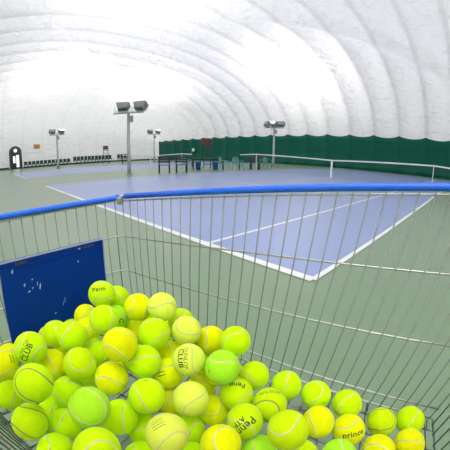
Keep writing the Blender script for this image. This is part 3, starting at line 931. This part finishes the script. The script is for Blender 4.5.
def ball(pos, q, kind, label, dark=False):
    b = bpy.data.objects.new('tennis_ball', BALL[kind]); COL.objects.link(b); b.location = pos
    tag(b, label, 'tennis ball', 'tennis balls heaped in the cart')
    s = bpy.data.objects.new('seam', SEAMD if dark else SEAM); COL.objects.link(s); s.parent = b
    s.rotation_mode = 'QUATERNION'; s.rotation_quaternion = q
    return b
KIND = 'LLYPYLGYLLLLYYLLLLLGLLLYLLLYPGPLYLYPYYLLLLLLLYLYLLYYGLGYPLLLLLYYYLL'
DARKSEAM = {15, 18, 41, 48}
objs = []
for i, (p, q) in enumerate(BALLS):
    objs.append(ball(p, q, KIND[i], LABELS[i], i in DARKSEAM))
for p, q in FILL:
    ball(p, q, random.choice('LLLYP'), 'plain tennis ball buried under the others so that only slivers of it show')

def print_on(b, text, c, r, h, bold):
    cu = bpy.data.curves.new('print', 'FONT'); cu.body = text; cu.size = h / .70; cu.align_x = 'CENTER'; cu.align_y = 'CENTER'
    cu.offset = .00025 if bold else 0.0; cu.resolution_u = 3
    cu.space_character = 1.05
    tmp = bpy.data.objects.new('tmp', cu); COL.objects.link(tmp)
    dg = bpy.context.evaluated_depsgraph_get()
    me = bpy.data.meshes.new_from_object(tmp.evaluated_get(dg))
    bpy.data.objects.remove(tmp); bpy.data.curves.remove(cu)
    bm = bmesh.new(); bm.from_mesh(me); bpy.data.meshes.remove(me)
    bmesh.ops.triangulate(bm, faces=bm.faces[:])
    bmesh.ops.subdivide_edges(bm, edges=[e for e in bm.edges if e.calc_length() > .0012], cuts=2, use_grid_fill=False)
    bmesh.ops.triangulate(bm, faces=bm.faces[:])
    c = Vector(c).normalized(); r = Vector(r); r = (r - c * r.dot(c)).normalized(); up = c.cross(r)
    for v in bm.verts:
        d = r * v.co.x + up * v.co.y; l = d.length
        w = c if l < 1e-9 else c * math.cos(l / R) + d / l * math.sin(l / R)
        v.co = w * R * 1.0085
    obj('print', bm, M_PRINT if bold else M_FAINT, b, keep=True)
# faded rows of small marks on the pale ball at the bottom
def marks_on(b, c, r, rows, w, mat=None, k=1.0):
    bm = bmesh.new(); rs = random.Random(3)
    c = Vector(c).normalized(); r = Vector(r); r = (r - c * r.dot(c)).normalized(); up = c.cross(r)
    for j in range(rows):
        x = -w
        while x < w:
            l = rs.uniform(.0008, .0022) * k; y0 = (rows / 2 - j - .5) * .0045 * k
            q = []
            for a, bb in ((x, y0), (x + l, y0), (x + l, y0 + .0013 * k), (x, y0 + .0013 * k)):
                d = r * a + up * bb; L = d.length or 1e-9
                q.append(bm.verts.new((c * math.cos(L / R) + d / L * math.sin(L / R)) * R * 1.0065))
            bm.faces.new(q); x += l + rs.uniform(.0004, .0012)
    obj('print', bm, mat or M_FAINT, b, keep=True)
marks_on(objs[56], MARK[0], MARK[1], 4, .010)
for i, s, c, r, h, bold in PRINTS:
    if s[0] != '#': print_on(objs[i], s, c, r, h, bold)
    else: marks_on(objs[i], c, r, len(s), .0035 * len(s), M_PRINT, 1.5)      # too worn to read

# ---------------------------------------------------------------- daylight, camera
w = bpy.data.worlds.new('daylight'); sc.world = w; w.use_nodes = True
bg = w.node_tree.nodes['Background']
bg.inputs[0].default_value = (.97, .98, 1.0, 1); bg.inputs[1].default_value = WORLD

cd = bpy.data.cameras.new('camera'); cam = bpy.data.objects.new('camera', cd); COL.objects.link(cam)
pitch, roll = -.2425, .0108
f = Vector((math.sin(YAW) * math.cos(pitch), math.cos(YAW) * math.cos(pitch), math.sin(pitch)))
r0 = Vector((math.cos(YAW), -math.sin(YAW), 0)); u0 = r0.cross(f)
rr = r0 * math.cos(roll) + u0 * math.sin(roll); uu = -r0 * math.sin(roll) + u0 * math.cos(roll)
cam.matrix_world = Matrix(((rr.x, uu.x, -f.x, CX), (rr.y, uu.y, -f.y, CYY), (rr.z, uu.z, -f.z, 1.0087), (0, 0, 0, 1)))
cd.type = 'PANO'; cd.sensor_width = 36; cd.sensor_height = 36; cd.sensor_fit = 'HORIZONTAL'
cd.clip_start = .01; cd.clip_end = 500
k1 = (450 / 36) / 291.22
cy_ = cd
cy_.panorama_type = 'FISHEYE_LENS_POLYNOMIAL'
cy_.fisheye_fov = math.radians(175)
cy_.fisheye_polynomial_k0 = 0; cy_.fisheye_polynomial_k1 = -k1; cy_.fisheye_polynomial_k2 = 0
cy_.fisheye_polynomial_k3 = .05 * k1 ** 3; cy_.fisheye_polynomial_k4 = 0
cd.lens = 24
sc.camera = cam
sc.view_settings.view_transform = 'Standard'; sc.view_settings.look = 'None'
sc.view_settings.exposure = EXPO; sc.view_settings.gamma = 1; sc.view_settings.use_curve_mapping = False
sc.cycles.use_denoising = True
sc.cycles.max_bounces = 12; sc.cycles.diffuse_bounces = 6; sc.cycles.glossy_bounces = 4; sc.cycles.transmission_bounces = 6
sc.cycles.sample_clamp_indirect = 6.0
